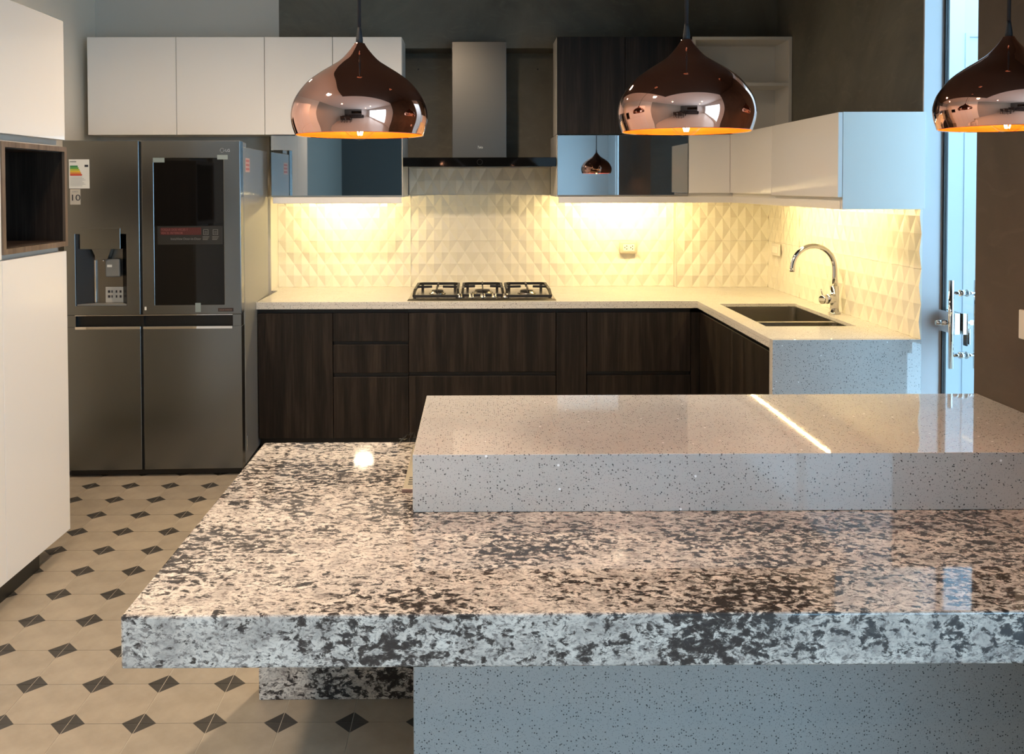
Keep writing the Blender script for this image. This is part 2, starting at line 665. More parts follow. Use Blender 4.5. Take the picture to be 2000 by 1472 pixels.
# big living-room window behind the photographer's right shoulder
w1 = struct('window_1', boxes((2.335, 2.385, -4.2, -0.2, 0.1, 0.15), (2.335, 2.385, -4.2, -0.2, 2.35, 2.4), (2.335, 2.385, -4.2, -4.15, 0.15, 2.35), (2.335, 2.385, -0.25, -0.2, 0.15, 2.35), (2.335, 2.385, -2.225, -2.175, 0.15, 2.35)), PAINT_WHITE)
for a, b in ((-4.15, -2.225), (-2.175, -0.25)):
    obj('pane', boxes((2.357, 2.363, a, b, 0.15, 2.35)), GLASS, w1)

# glass patio door in the right-hand wall
door = struct('door_1', box(1.958, 1.968, 2.728, 3.708, 0.01, 2.62, 0.001, 1), GLASS)
obj('door_edge_seal', boxes((1.956, 1.970, 3.708, 3.7195, 0.01, 2.62)), BLACK, door)
struct('trim_door_head', boxes((1.94, 2.02, 2.722, 3.722, 2.63, CEIL)), PAINT_WHITE)
hy = 3.55
hb = bmesh.new()
cyl(hb, (1.907, hy, 0.774), (1.907, hy, 1.130), 0.0105)
o = obj('pull_handle', hb, CHROME, door, 'polished steel pull bar')
for z in (1.078, 0.827):
    b2 = bmesh.new()
    cyl(b2, (1.912, hy, z), (1.958, hy, z), 0.0075)
    cyl(b2, (1.940, hy, z), (1.958, hy, z), 0.0125, 0.015)
    cyl(b2, (1.968, hy, z), (2.006, hy, z), 0.0075)
    cyl(b2, (1.968, hy, z), (1.976, hy, z), 0.0150, 0.0135)
    obj('standoff', b2, CHROME, door)
hb = bmesh.new()
cyl(hb, (2.009, hy, 0.774), (2.009, hy, 1.130), 0.0105)
obj('pull_handle', hb, CHROME, door)
lk = obj('door_lock', box(1.934, 1.9575, 3.575, 3.705, 0.905, 0.992, 0.002), CHROME, door, 'square chrome lock box')
lb = bmesh.new()
cyl(lb, (1.900, 3.655, 0.943), (1.934, 3.655, 0.943), 0.010, 0.014)
obj('thumb_turn', lb, CHROME, lk)
obj('lock_plate', box(1.9685, 1.990, 3.575, 3.705, 0.905, 0.992, 0.002), CHROME, door)
lb = bmesh.new()
cyl(lb, (1.990, 3.62, 0.948), (2.008, 3.62, 0.948), 0.022, 0.014)
obj('key_cylinder', lb, CHROME, door)
kt = thing('door_keys', 'bunch of keys with dark fob hanging in glass door lock', 'keys', (2.015, 3.61, 0.87))
kb = bmesh.new()
tube(kb, [(2.014 + 0.0, 3.612 + 0.011 * math.cos(t), 0.935 + 0.013 * math.sin(t)) for t in [2 * math.pi * k / 14 for k in range(14)]], 0.0012, 6, closed=True)
obj('key_ring', kb, CHROME, kt)
obj('key', boxes((2.008, 2.024, 3.6195, 3.6215, 0.944, 0.952), (2.022, 2.040, 3.619, 3.622, 0.938, 0.958)), CHROME, kt)
kb = box(2.010, 2.013, 3.600, 3.618, 0.860, 0.925, 0.001, 1)
obj('key', kb, CHROME, kt)
kb = box(1.999, 2.007, 3.604, 3.630, 0.853, 0.905, 0.003)
obj('key_fob', kb, CORD, kt)

# bright patio outside the glass door
PATIO = plain('patio_render', (0.60, 0.63, 0.66), 0.85, spec=0.1)
struct('patio_floor', boxes((1.99, 5.5, 2.0, 6.3, -0.12, -0.02)), PAINT_WHITE)
pw = struct('wall_patio', boxes((1.985, 5.5, 5.905, 6.05, -0.02, 6.0)), PATIO)
pb = bmesh.new()
for (a, b, c, d) in ((3.243, 3.268, -0.02, 2.52), (3.268, 4.1, 2.495, 2.52), (4.1, 4.125, -0.02, 2.52)):
    bx(pb, a, b, 5.893, 5.9045, c, d)
obj('panel_moulding', pb, PATIO, pw)


struct('wall_sky_blocker', boxes((3.9, 4.05, 2.0, 5.90, -0.02, 6.0)), PAINT_WHITE)  # added unseen wall, its height set to cut skylight through the door

# relief tiles of the backsplash (rhombic pyramids, 0.05 x 0.075 m lattice)
NT = {}


def relief(w, h, cw=0.05, ch=0.075, dep=0.0085):
    nx, nz = max(1, round(w / cw)), max(1, round(h / ch))
    key = (round(w, 4), round(h, 4))
    if key in NT:
        return NT[key]
    bm = bmesh.new()
    g = 0.0006
    V = []
    for j in range(nz + 1):
        row = []
        for i in range(nx + 1):
            x = min(max(w * i / nx, g), w - g)
            z = min(max(h * j / nz, g), h - g)
            d = 0.0 if (i + j) % 2 == 0 else dep
            row.append(bm.verts.new((x, -0.004 - d, z)))
        V.append(row)
    for j in range(nz):
        for i in range(nx):
            a, b, c, d = V[j][i], V[j][i + 1], V[j + 1][i + 1], V[j + 1][i]
            if (i + j) % 2 == 0:
                bm.faces.new((a, b, c)); bm.faces.new((a, c, d))
            else:
                bm.faces.new((a, b, d)); bm.faces.new((b, c, d))
    # plain edges back to the wall
    def side(vs):
        lo = [bm.verts.new((v.co.x, 0.0, v.co.z)) for v in vs]
        for p, q, r_, s_ in zip(vs, vs[1:], lo[1:], lo):
            bm.faces.new((p, s_, r_, q))
    side(V[0]); side([r[-1] for r in V]); side(V[-1][::-1]); side([r[0] for r in V][::-1])
    me = bpy.data.meshes.new('tile')
    bm.to_mesh(me)
    bm.free()
    me.materials.append(TILEW)
    NT[key] = me
    return me


def wall_tile(x0, x1, z0, z1, y, wall):
    o = bpy.data.objects.new('tile', relief(x1 - x0, z1 - z0))
    COL.objects.link(o)
    o.parent = wall
    o.location = Vector((x0, y, z0)) - world_loc(wall)


def side_tile(y0, y1, z0, z1, x, wall):
    o = bpy.data.objects.new('tile', relief(y1 - y0, z1 - z0))
    COL.objects.link(o)
    o.parent = wall
    o.rotation_euler = (0, 0, -math.pi / 2)      # local +x runs towards the camera
    o.location = Vector((x, y1, z0)) - world_loc(wall)


ZT = (0.862, 1.159, 1.457)
for z0, z1 in zip(ZT, ZT[1:]):
    for x0, x1 in ((-1.285, -0.427), (-0.427, 0.470), (0.470, 1.276)):
        wall_tile(x0, x1, z0, z1, 5.756, wb)
    wall_tile(1.282, 1.868, z0, z1, 5.689, wcol)
    for y0, y1 in ((3.7205, 4.221), (4.221, 5.121), (5.121, 5.684)):
        side_tile(y0, y1, z0, z1, 1.874, wr)
wall_tile(-0.438, 0.475, 1.457, 1.640, 5.756, wb)
struct('trim_tile_return', boxes((-1.2895, -1.2855, 5.55, 5.755, 0.862, 1.457)), TILEW)
struct('trim_tile_column', boxes((1.277, 1.2815, 5.688, 5.756, 0.862, 1.457)), TILEW)

# ================================================================== RECESSED CEILING SPOTS
def ceiling_spot(x, y, z, label, power, blend=1.0, angle=160, soft=0.05):
    t = thing('ceiling_spotlight', label, 'spotlight', (x, y, z - 0.02), 'recessed ceiling spots')
    obj('trim_ring', lathe([(0.045, 0.0), (0.060, -0.004), (0.064, 0.0), (0.062, 0.006), (0.045, 0.006), (0.045, 0.0)], 32, (x, y, z - 0.006)), WHITEM, t)
    obj('lens', lathe([(0.0, 0.0), (0.044, 0.0), (0.044, 0.004), (0.0, 0.004)], 24, (x, y, z - 0.004)), SPOTGLOW, t)
    l = light('spot_beam', 'SPOT', (x, y, z - 0.03), power, SPOTC, t, spot_size=math.radians(angle), spot_blend=blend, shadow_soft_size=soft)
    return t


ceiling_spot(-1.185, 1.36, CEIL, 'recessed white ceiling spot above the floor left of the island', SPOT_POWER * 0.85, soft=0.10)
ceiling_spot(-1.22, -0.4, CEIL, 'recessed white ceiling spot behind the photographer on the left', SPOT_POWER * 0.15)
ceiling_spot(-1.5, 4.2, CEIL, 'recessed white ceiling spot in front of the refrigerator', SPOT_POWER * 0.18)
ceiling_spot(-0.25, 3.75, CEIL - 0.18, 'recessed white ceiling spot in the dark panel between island and hob', SPOT_POWER * 0.85, angle=178)

ceiling_spot(1.1, -1.0, CEIL, 'recessed white ceiling spot in the living room nearest the window', SPOT_POWER * 0.12)
ceiling_spot(1.1, -2.6, CEIL, 'recessed white ceiling spot in the living room above the sofa side', SPOT_POWER * 0.25)

# ================================================================== ISLAND
isl = thing('granite_table', 'thick speckled black and white granite table slab with granite leg panel', 'table', (0.44, 2.15, 0))
XG, XW = -0.648, 1.534
bm = box(XG, XW, 1.5957, 2.690, 0.6355, 0.7337)
edges = [e for e in bm.edges if not all(abs(v.co.x - XW) < 1e-4 for v in e.verts)]
bmesh.ops.bevel(bm, geom=edges, offset=0.005, segments=3, affect='EDGES', profile=0.5)
obj('tabletop', bm, GRANITE, isl)
obj('leg_panel', box(-0.645, XW, 2.585, 2.685, 0.0, 0.635, 0.002), GRANITE, isl)

bar = thing('quartz_bar', 'raised grey speckled quartz bar block resting on granite table', 'bar counter', (0.69, 2.4, 0))
obj('bar_top', box(-0.1547, XW, 2.1013, 2.702, 0.7342, 0.8724, 0.0018, 2), QUARTZ, bar)
obj('support_panel', box(-0.1547, XW, 2.1013, 2.58, 0.0, 0.635, 0.0018, 2), QUARTZ, bar)

# steel socket strip on the bar's end and a crumpled plastic wrap behind it
st = thing('socket_strip', 'slim steel socket strip lying on granite against the quartz bar end', 'power strip', (-0.172, 2.45, 0.734))
obj('housing', box(-0.190, -0.1555, 2.245, 2.62, 0.7345, 0.7425, 0.001), make_steel('strip_steel', (0.60, 0.54, 0.44), 0.3), st)
obj('end_cap', box(-0.192, -0.1555, 2.238, 2.2445, 0.7342, 0.7428, 0.001), plain('brown_plastic', (0.22, 0.15, 0.14), 0.4), st)
for k in range(4):
    y = 2.275 + 0.017 * k
    obj('slot', boxes((-0.1795, -0.1665, y, y + 0.007, 0.7423, 0.7429)), BLACK, st)
bm = bmesh.new()
random.seed(3)
g = []
for i in range(8):
    row = []
    for j in range(7):
        row.append(bm.verts.new((-0.235 + 0.075 * i / 7 + random.uniform(-.004, .004), 2.60 + 0.085 * j / 6 + random.uniform(-.004, .004), 0.737 + 0.028 * math.sin(math.pi * i / 7) * math.sin(math.pi * j / 6) + random.uniform(0, .012))))
    g.append(row)
for i in range(7):
    for j in range(6):
        bm.faces.new((g[i][j], g[i + 1][j], g[i + 1][j + 1])); bm.faces.new((g[i][j], g[i + 1][j + 1], g[i][j + 1]))
wrapo = tag(obj('plastic_wrap', bm, WRAP), 'crumpled clear plastic wrap at the far corner of the granite', 'plastic wrap')

# ================================================================== BASE CABINETS AND WORKTOP
ZC0, ZC1 = 0.822, 0.862
wt = thing('quartz_worktop', 'pale L-shaped quartz worktop with waterfall end along the tiled walls', 'worktop', (0, 5.3, ZC0))
xs = [-1.289, -1.2425, 1.2442, 1.276, 1.335, 1.755, 1.8695]
ys = [3.7597, 4.083, 4.878, 4.9927, 5.548, 5.684, 5.750]
fill = set()
for i in range(6):
    for j in range(6):
        if j < 3 and (i < 2 or (i == 4 and j == 1)):
            continue
        if i == 0:
            continue
        if j == 5 and i > 2:
            continue
        fill.add((i, j))
obj('top_slab', slab(xs, ys, fill, ZC1 - 0.018, ZC1, 0.0012), QUARTZ_TOP, wt)
struct('trim_counter_filler', boxes((-1.289, -1.2428, 5.549, 5.750, ZC0, ZC1)), QUARTZ_TOP)
obj('front_edge', boxes((-1.2425, 1.2442, 4.9927, 5.0085, ZC0, ZC1 - 0.0181), (-1.2425, -1.2265, 5.0085, 5.54, ZC0, ZC1 - 0.0181), (1.2442, 1.2602, 3.7596, 5.0085, ZC0, ZC1 - 0.0181)), QUARTZ_TOP, wt)
obj('waterfall_panel', box(1.2442, 1.8735, 3.7194, 3.7594, 0.0, ZC1, 0.001), QUARTZ, wt)

YD = 5.010      # face of the base doors
ZTOP, ZB = 0.796, 0.086


def base_unit(x0, x1, label, fronts, cat='cabinet'):
    t = thing('base_cabinet', label, cat, ((x0 + x1) / 2, 5.35, 0), 'dark wood base cabinets')
    obj('carcass', boxes((x0 + 0.0005, x1 - 0.0005, YD + 0.036, 5.70, 0.09, 0.8215)), CARC, t)
    obj('plinth', boxes((x0 + 0.0005, x1 - 0.0005, YD + 0.06, YD + 0.08, 0.0, 0.0895)), BLACK, t)
    obj('grip_channel', boxes((x0 + 0.0005, x1 - 0.0005, YD + 0.020, YD + 0.0355, 0.79, 0.8215)), BLACK, t)
    for kind, z0, z1 in fronts:
        if kind == 'channel':
            obj('grip_channel', boxes((x0 + 0.003, x1 - 0.003, YD + 0.020, YD + 0.0355, z0, z1)), BLACK, t)
        else:
            obj(kind, box(x0 + 0.0018, x1 - 0.0018, YD, YD + 0.0195, z0, z1, 0.0012, 1), WOOD, t)
    return t


base_unit(-1.2405, -0.816, 'dark wood base cabinet with one tall door beside the refrigerator', [('door', ZB, ZTOP)])
base_unit(-0.816, -0.388, 'dark wood base cabinet with three drawers left of the hob', [('drawer', 0.637, ZTOP), ('channel', 0.60, 0.655), ('drawer', 0.457, 0.617), ('channel', 0.42, 0.475), ('drawer', ZB, 0.433)])
base_unit(-0.388, 0.447, 'wide dark wood base cabinet with two deep drawers under the hob', [('drawer', 0.461, ZTOP), ('channel', 0.42, 0.48), ('drawer', ZB, 0.437)])
base_unit(0.447, 0.621, 'narrow dark wood pull-out base cabinet right of the hob', [('door', ZB, ZTOP)])
base_unit(0.621, 1.211, 'dark wood base cabinet with two deep drawers next to the sink corner', [('drawer', 0.461, ZTOP), ('channel', 0.42, 0.48), ('drawer', ZB, 0.437)])
# sink run, facing left
t = thing('sink_cabinet', 'dark wood sink base cabinet running towards the waterfall end', 'cabinet', (1.55, 4.4, 0), 'dark wood base cabinets')
obj('carcass', boxes((1.30, 1.318, 3.761, 5.04, 0.09, 0.8215), (1.318, 1.85, 3.761, 5.04, 0.09, 0.11)), CARC, t)
obj('plinth', boxes((1.325, 1.345, 3.761, 5.04, 0.0, 0.0895)), BLACK, t)
obj('grip_channel', boxes((1.283, 1.2995, 3.761, 5.04, 0.79, 0.8215)), BLACK, t)
obj('filler', box(1.2125, 1.262, YD + 0.001, YD + 0.0195, ZB, ZTOP, 0.001, 1), WOOD, t)
for a, b in ((3.762, 4.37), (4.374, 5.008)):
    obj('door', box(1.2625, 1.2825, a, b, ZB, ZTOP, 0.0012, 1), WOOD, t)

# sink
sk = thing('kitchen_sink', 'undermounted stainless double-bowl sink in the right-hand worktop', 'sink', (1.545, 4.48, 0.66))


def bowl(x0, x1, y0, y1, z0, z1, r=0.03):
    bm = bmesh.new()
    def ring(x0, x1, y0, y1, z, r):
        pts = []
        for cx, cy, a0 in ((x1 - r, y0 + r, -90), (x1 - r, y1 - r, 0), (x0 + r, y1 - r, 90), (x0 + r, y0 + r, 180)):
            for k in range(5):
                a = math.radians(a0 + 90 * k / 4)
                pts.append(bm.verts.new((cx + r * math.cos(a), cy + r * math.sin(a), z)))
        return pts
    A = ring(x0 - .008, x1 + .008, y0 - .008, y1 + .008, z1, r)
    B = ring(x0, x1, y0, y1, z1, r)
    C = ring(x0 + .004, x1 - .004, y0 + .004, y1 - .004, z0 + .012, r)
    D = ring(x0 + .016, x1 - .016, y0 + .016, y1 - .016, z0, r)
    for P, Q in ((A, B), (B, C), (C, D)):
        for i in range(len(P)):
            j = (i + 1) % len(P)
            bm.faces.new((P[i], Q[i], Q[j], P[j]))
    bm.faces.new(D)
    return bm


b1 = obj('bowl', bowl(1.338, 1.752, 4.352, 4.872, 0.66, 0.843), SINKST, sk)
b2 = obj('bowl', bowl(1.338, 1.752, 4.090, 4.318, 0.66, 0.843), SINKST, sk)
obj('divider', box(1.337, 1.753, 4.325, 4.345, 0.76, 0.8435, 0.003), CHROME, sk)
for b_, cy in ((b1, 4.612), (b2, 4.204)):
    obj('drain', lathe([(0.0, 0.0015), (0.022, 0.0015), (0.026, 0.004), (0.042, 0.003), (0.044, 0.0)], 28, (1.545, cy, 0.6605)), CHROME, b_)

# tap
fx, fy = 1.815, 4.487
tp = thing('kitchen_tap', 'chrome gooseneck kitchen tap with side lever behind the sink', 'tap', (fx, fy, ZC1))
obj('base_ring', lathe([(0.0, 0.0), (0.029, 0.0), (0.029, 0.006), (0.024, 0.008), (0.0, 0.008)], 32, (fx, fy, ZC1)), CHROME, tp)
bm = bmesh.new()
cyl(bm, (fx, fy, ZC1 + 0.008), (fx, fy, 1.003), 0.0215, n=28)
obj('tap_body', bm, CHROME, tp)
pts = [(fx, fy, 1.003), (fx, fy, 1.05)]
R_ = 0.1085
for k in range(0, 25):
    a = math.pi * k / 24 * 1.03
    pts.append((fx - R_ + R_ * math.cos(a), fy, 1.090 + R_ * 1.06 * math.sin(a)))
sp = obj('spout', tube(bmesh.new(), pts, 0.0125, 18), CHROME, tp)
bm = bmesh.new()
e = Vector(pts[-1])
cyl(bm, e + Vector((0, 0, 0.012)), e + Vector((0.0005, 0, -0.004)), 0.0132)
obj('aerator', bm, CHROME, sp)
bm = bmesh.new()
cyl(bm, (fx - 0.012, fy - 0.012, 0.940), (fx - 0.052, fy - 0.030, 0.938), 0.0235, n=24)
cyl(bm, (fx - 0.053, fy - 0.0305, 0.938), (fx - 0.083, fy - 0.044, 0.937), 0.0225, 0.0205, n=24)
lv = obj('lever_barrel', bm, CHROME, tp)
bm = bmesh.new()
tube(bm, [(fx - 0.074, fy - 0.040, 0.952), (fx - 0.081, fy - 0.043, 0.972), (fx - 0.087, fy - 0.046, 0.992)], [0.0030, 0.0026, 0.0034], 10)
obj('lever', bm, CHROME, lv)

# hob
hb = thing('gas_hob', 'stainless gas hob with black grates set in the worktop', 'hob', (0.028, 5.3, ZC1))
bm = bmesh.new()
vb = [bm.verts.new(p) for p in ((-0.398, 5.035, ZC1), (0.453, 5.035, ZC1), (0.453, 5.555, ZC1), (-0.398, 5.555, ZC1))]
vt = [bm.verts.new(p) for p in ((-0.388, 5.052, ZC1 + .009), (0.443, 5.052, ZC1 + .009), (0.443, 5.545, ZC1 + .009), (-0.388, 5.545, ZC1 + .009))]
bm.faces.new(vt)
bm.faces.new(vb[::-1])
for i in range(4):
    j = (i + 1) % 4
    bm.faces.new((vb[i], vb[j], vt[j], vt[i]))
obj('hob_plate', bm, STEELK, hb)
ZH = ZC1 + 0.009


def burner(cx, cy, r):
    b = obj('burner', lathe([(0.0, 0.0), (r * 1.15, 0.0), (r * 1.1, 0.006), (r, 0.008), (r * 0.98, 0.014), (0.0, 0.014)], 32, (cx, cy, ZH)), STEELK, hb)
    obj('burner_cap', lathe([(0.0, 0.0), (r * 0.80, 0.0), (r * 0.82, 0.004), (r * 0.72, 0.007), (0.0, 0.008)], 32, (cx, cy, ZH + 0.0142)), IRON, b)


def bar_(bm, p, q, w=0.0055, h=0.0065):
    p, q = Vector(p), Vector(q)
    d = (q - p).normalized()
    s = Vector((-d.y, d.x, 0)).normalized() if abs(d.z) < 0.9 else Vector((1, 0, 0))
    u = d.cross(s)
    vs = []
    for e in (p, q):
        for a, b in ((-1, -1), (1, -1), (1, 1), (-1, 1)):
            vs.append(bm.verts.new(e + s * w * a + u * h * b))
    for f in ((0, 1, 2, 3), (7, 6, 5, 4), (0, 4, 5, 1), (1, 5, 6, 2), (2, 6, 7, 3), (3, 7, 4, 0)):
        bm.faces.new([vs[i] for i in f])


def grate(x0, x1, y0, y1, burners):
    zt = ZH + 0.038
    bm = bmesh.new()
    c = 0.03
    zl = ZH + 0.010
    L0, L1, L2, L3 = (x0 + 0.002, y0, zl), (x0 + 0.006, y0 + 0.07, zt), (x0 + 0.006, y1 - c * .7, zt), (x0 + c, y1, zt)
    R0, R1, R2, R3 = (x1 - 0.002, y0, zl), (x1 - 0.006, y0 + 0.07, zt), (x1 - 0.006, y1 - c * .7, zt), (x1 - c, y1, zt)
    for p, q in ((L0, R0), (L0, L1), (L1, L2), (L2, L3), (L3, R3), (R3, R2), (R2, R1), (R1, R0)):
        bar_(bm, p, q, 0.0068, 0.0075)
    for x in (x0 + 0.008, x1 - 0.008):
        bar_(bm, (x, y0 + 0.002, ZH + 0.0005), (x, y0 + 0.002, zl), 0.008, 0.008)
    for x in (x0 + c, x1 - c):
        bar_(bm, (x, y1, ZH + 0.0005), (x, y1, zt), 0.008, 0.008)
    g_ = obj('grate', bm, IRON, hb)
    bm = bmesh.new()
    for cx, cy, rr in burners:
        bar_(bm, (cx, cy + rr, zt + .004), (cx, min(y1, cy + rr + 0.13), zt + .004), 0.004, 0.009)
        bar_(bm, (cx, max(y0 - 0.012, cy - rr - 0.14), zt - .006), (cx, cy - rr, zt + .004), 0.004, 0.009)
        bar_(bm, (x0 + 0.006, cy, zt + .002), (cx - rr, cy, zt + .004), 0.004, 0.007)
        bar_(bm, (cx + rr, cy, zt + .004), (x1 - 0.006, cy, zt + .002), 0.004, 0.007)
    obj('grate_finger', bm, IRON, g_)
    for cx, cy, rr in burners:
        burner(cx, cy, rr + 0.012)


grate(-0.366, -0.106, 5.09, 5.50, [(-0.236, 5.30, 0.032)])
grate(-0.088, 0.154, 5.13, 5.50, [(0.033, 5.32, 0.045)])
grate(0.168, 0.426, 5.09, 5.50, [(0.297, 5.30, 0.036)])
km = None
for x in (-0.099, -0.033, 0.033, 0.098, 0.163):
    k = obj('knob', lathe([(0.0, 0.0), (0.017, 0.0), (0.017, 0.006), (0.0135, 0.008), (0.0125, 0.024), (0.0, 0.025)], 24, (x, 5.095, ZH)), STEELK, hb)
    obj('knob_skirt', lathe([(0.0, 0.0), (0.0195, 0.0), (0.0195, 0.003), (0.0, 0.003)], 24, (x, 5.095, ZH)), IRON, k)

# wall sockets on the tiles
so = thing('wall_socket', 'beige double wall socket on the back tiles right of the hob', 'socket', (0.978, 5.74, 1.073))
obj('cover_plate', box(0.920, 1.036, 5.720, 5.745, 1.073, 1.156, 0.011, 2), plain('beige_socket_plate', (0.50, 0.45, 0.36), 0.45), so)
obj('socket_insert', box(0.943, 1.016, 5.7175, 5.7215, 1.093, 1.136, 0.001, 1), plain('cream_insert', (0.80, 0.77, 0.66), 0.4), so)
for cx in (0.962, 1.000):
    for dx, dz in ((0.004, 0.009), (0.004, -0.009), (-0.008, 0.0)):
        bm = bmesh.new()
        cyl(bm, (cx + dx, 5.7177, 1.1145 + dz), (cx + dx, 5.7165, 1.1145 + dz), 0.0038, n=10)
        obj('pin_hole', bm, INK, so)
sw = thing('wall_switch', 'small beige switch plate on the side tiles near the corner', 'switch', (1.85, 5.49, 1.08))
obj('cover_plate', box(1.8475, 1.858, 5.415, 5.560, 1.078, 1.155, 0.004, 2), PLATE, sw)
obj('rocker', box(1.844, 1.848, 5.455, 5.530, 1.095, 1.138, 0.001, 1), plain('white_rocker', (0.86, 0.83, 0.74), 0.4), sw)
sw = thing('partition_switch', 'white switch plate on the dark partition wall at the right edge', 'switch', (1.53, 2.42, 1.08))
obj('cover_plate', box(1.523, 1.5345, 2.362, 2.482, 1.080, 1.162, 0.003, 2), PLATE, sw)
obj('rocker', box(1.520, 1.5235, 2.392, 2.452, 1.095, 1.147, 0.001, 1), PLATE, sw)

# ================================================================== WALL CABINETS
YU = 5.280
UT, UB = 2.394, 1.820


def wall_unit(name, label, x0, x1, z0, z1, doors, dm, back, cm=WHITEM, group='white wall cabinets'):
    t = thing(name, label, 'cabinet', ((x0 + x1) / 2, 5.45, z0), group)
    obj('carcass', boxes((x0 + .0005, x1 - .0005, YU + 0.0215, back, z0, z1)), cm, t)
    for a, b in doors:
        obj('door', box(a + 0.0016, b - 0.0016, YU, YU + 0.019, z0 - 0.001, z1, 0.0012, 1), dm, t)
    return t


wall_unit('wall_cabinet', 'white gloss two-door wall cabinet over the refrigerator', -2.298, -1.253, UB, UT, [(-2.298, -1.774), (-1.774, -1.253)], WHITEG, 5.540)
wall_unit('wall_cabinet', 'white gloss two-door wall cabinet left of the cooker hood', -1.253, -0.4415, UB, UT, [(-1.253, -0.851), (-0.851, -0.4415)], WHITEG, 5.545)
wall_unit('wall_cabinet', 'dark wood two-door wall cabinet right of the cooker hood', 0.476, 1.279, UB, UT, [(0.476, 0.880), (0.880, 1.279)], WOOD, 5.545, group='dark wood wall cabinet')


def glass_unit(label, x0, x1):
    t = thing('glass_cabinet', label, 'cabinet', ((x0 + x1) / 2, 5.5, 1.41), 'grey glass lift-up cabinets')
    obj('carcass', boxes((x0 + .0005, x1 - .0005, YU + 0.0215, 5.74, 1.448, 1.8165)), WHITEM, t)
    d = obj('glass_door', box(x0 + 0.003, x1 - 0.003, YU + 0.002, YU + 0.019, 1.4575, 1.8125, 0.0008, 1), GREYMIRROR, t)
    obj('light_rail', box(x0 + 0.012, x1 - 0.006, YU + 0.002, YU + 0.020, 1.411, 1.4475, 0.001, 1), WHITEG, t)
    return t


glass_unit('grey mirrored glass wall cabinet beside the refrigerator', -1.222, -0.4415)
gr = glass_unit('grey mirrored glass wall cabinet showing a reflected pendant, right of hood', 0.476, 1.2585)

# open white shelf in the corner
t = thing('open_shelf', 'open white two-tier shelf box in the upper corner', 'shelf', (1.575, 5.45, UB))
x0, x1 = 1.280, 1.8715
obj('side_panel', boxes((x0, x0 + 0.018, YU, 5.545, UB, UT)), WHITEM, t)
obj('side_panel', boxes((x1 - 0.018, x1, YU, 5.545, UB, UT)), WHITEM, t)
obj('top_panel', boxes((x0 + 0.0182, x1 - 0.0182, YU, 5.545, UT - 0.018, UT)), WHITEM, t)
obj('bottom_panel', boxes((x0 + 0.0182, x1 - 0.0182, YU, 5.545, UB, UB + 0.018)), WHITEM, t)
obj('shelf_board', boxes((x0 + 0.0182, x1 - 0.0182, YU + 0.004, 5.527, 2.104, 2.122)), WHITEM, t)
obj('back_panel', boxes((x0 + 0.0182, x1 - 0.0182, 5.5275, 5.545, UB + 0.0182, UT - 0.0182)), WHITEM, t)

# corner cabinet with folding door, then the side cabinet over the sink
XC = 1.5067
t = thing('corner_cabinet', 'white gloss corner wall cabinet with folded door under the open shelf', 'cabinet', (1.6, 5.2, 1.41), 'white wall cabinets')
cb = bmesh.new()
bx(cb, 1.2595, 1.8575, YU + 0.0215, 5.683, 1.448, 1.8185)
bx(cb, XC + 0.0215, 1.8575, 4.540, YU + 0.0215, 1.448, 1.8165)
obj('carcass', cb, WHITEM, t)
obj('door', box(1.2605, XC - 0.001, YU, YU + 0.019, 1.468, 1.816, 0.0012, 1), WHITEG, t)
obj('door', box(XC + 0.0005, XC + 0.0195, 4.5425, YU + 0.019, 1.468, 1.816, 0.0012, 1), WHITEG, t)
obj('light_rail', boxes((1.2528, XC + 0.034, YU + 0.003, YU + 0.020, 1.411, 1.4475), (XC + 0.016, XC + 0.034, 4.542, YU + 0.003, 1.411, 1.4475)), WHITEG, t)
t = thing('side_cabinet', 'white wall cabinet above the sink with daylit end panel', 'cabinet', (1.69, 4.1, 1.41), 'white wall cabinets')
obj('carcass', boxes((XC + 0.0215, 1.8575, 3.7195, 4.5395, 1.448, 1.8165)), WHITEM, t)
obj('door', box(XC, XC + 0.019, 3.7015, 4.5385, 1.462, 1.8165, 0.0016, 1), WHITEG, t)
obj('end_panel', box(XC + 0.0205, 1.8725, 3.7015, 3.719, 1.411, 1.818, 0.0008, 1), WHITEM, t)
obj('light_rail', boxes((XC + 0.016, XC + 0.034, 3.7195, 4.541, 1.411, 1.4475)), WHITEG, t)


# strip lights under the wall cabinets
def strip(label, x0, x1, y0, y1, z=1.4475, glow=LED):
    t = thing('strip_light', label, 'strip light', ((x0 + x1) / 2, (y0 + y1) / 2, z - 0.012), 'strip lights under the wall cabinets')
    if x1 - x0 > y1 - y0:
        lips = ()
    else:
        lips = ((x0, x0 + .006, y0, y1, z - 0.0125, z - 0.006),)
    obj('housing', boxes((x0, x1, y0, y1, z - 0.006, z), *lips), WHITEM, t)
    if x1 - x0 > y1 - y0:
        obj('diffuser', boxes((x0 + .01, x1 - .01, y0 + .0065, y1 - .0065, z - 0.0115, z - 0.0062)), glow, t)
    else:
        obj('diffuser', boxes((x0 + .0065, x1 - .0065, y0 + .01, y1 - .01, z - 0.0115, z - 0.0062)), glow, t)


strip('glowing strip light under the grey glass cabinet beside the refrigerator', -1.06, -0.62, 5.46, 5.478)
strip('glowing strip light under the grey glass cabinet right of the hood', 0.58, 1.24, 5.46, 5.478)
strip('glowing strip light under the side cabinet above the sink', 1.577, 1.595, 3.95, 5.20, glow=LED_SIDE)

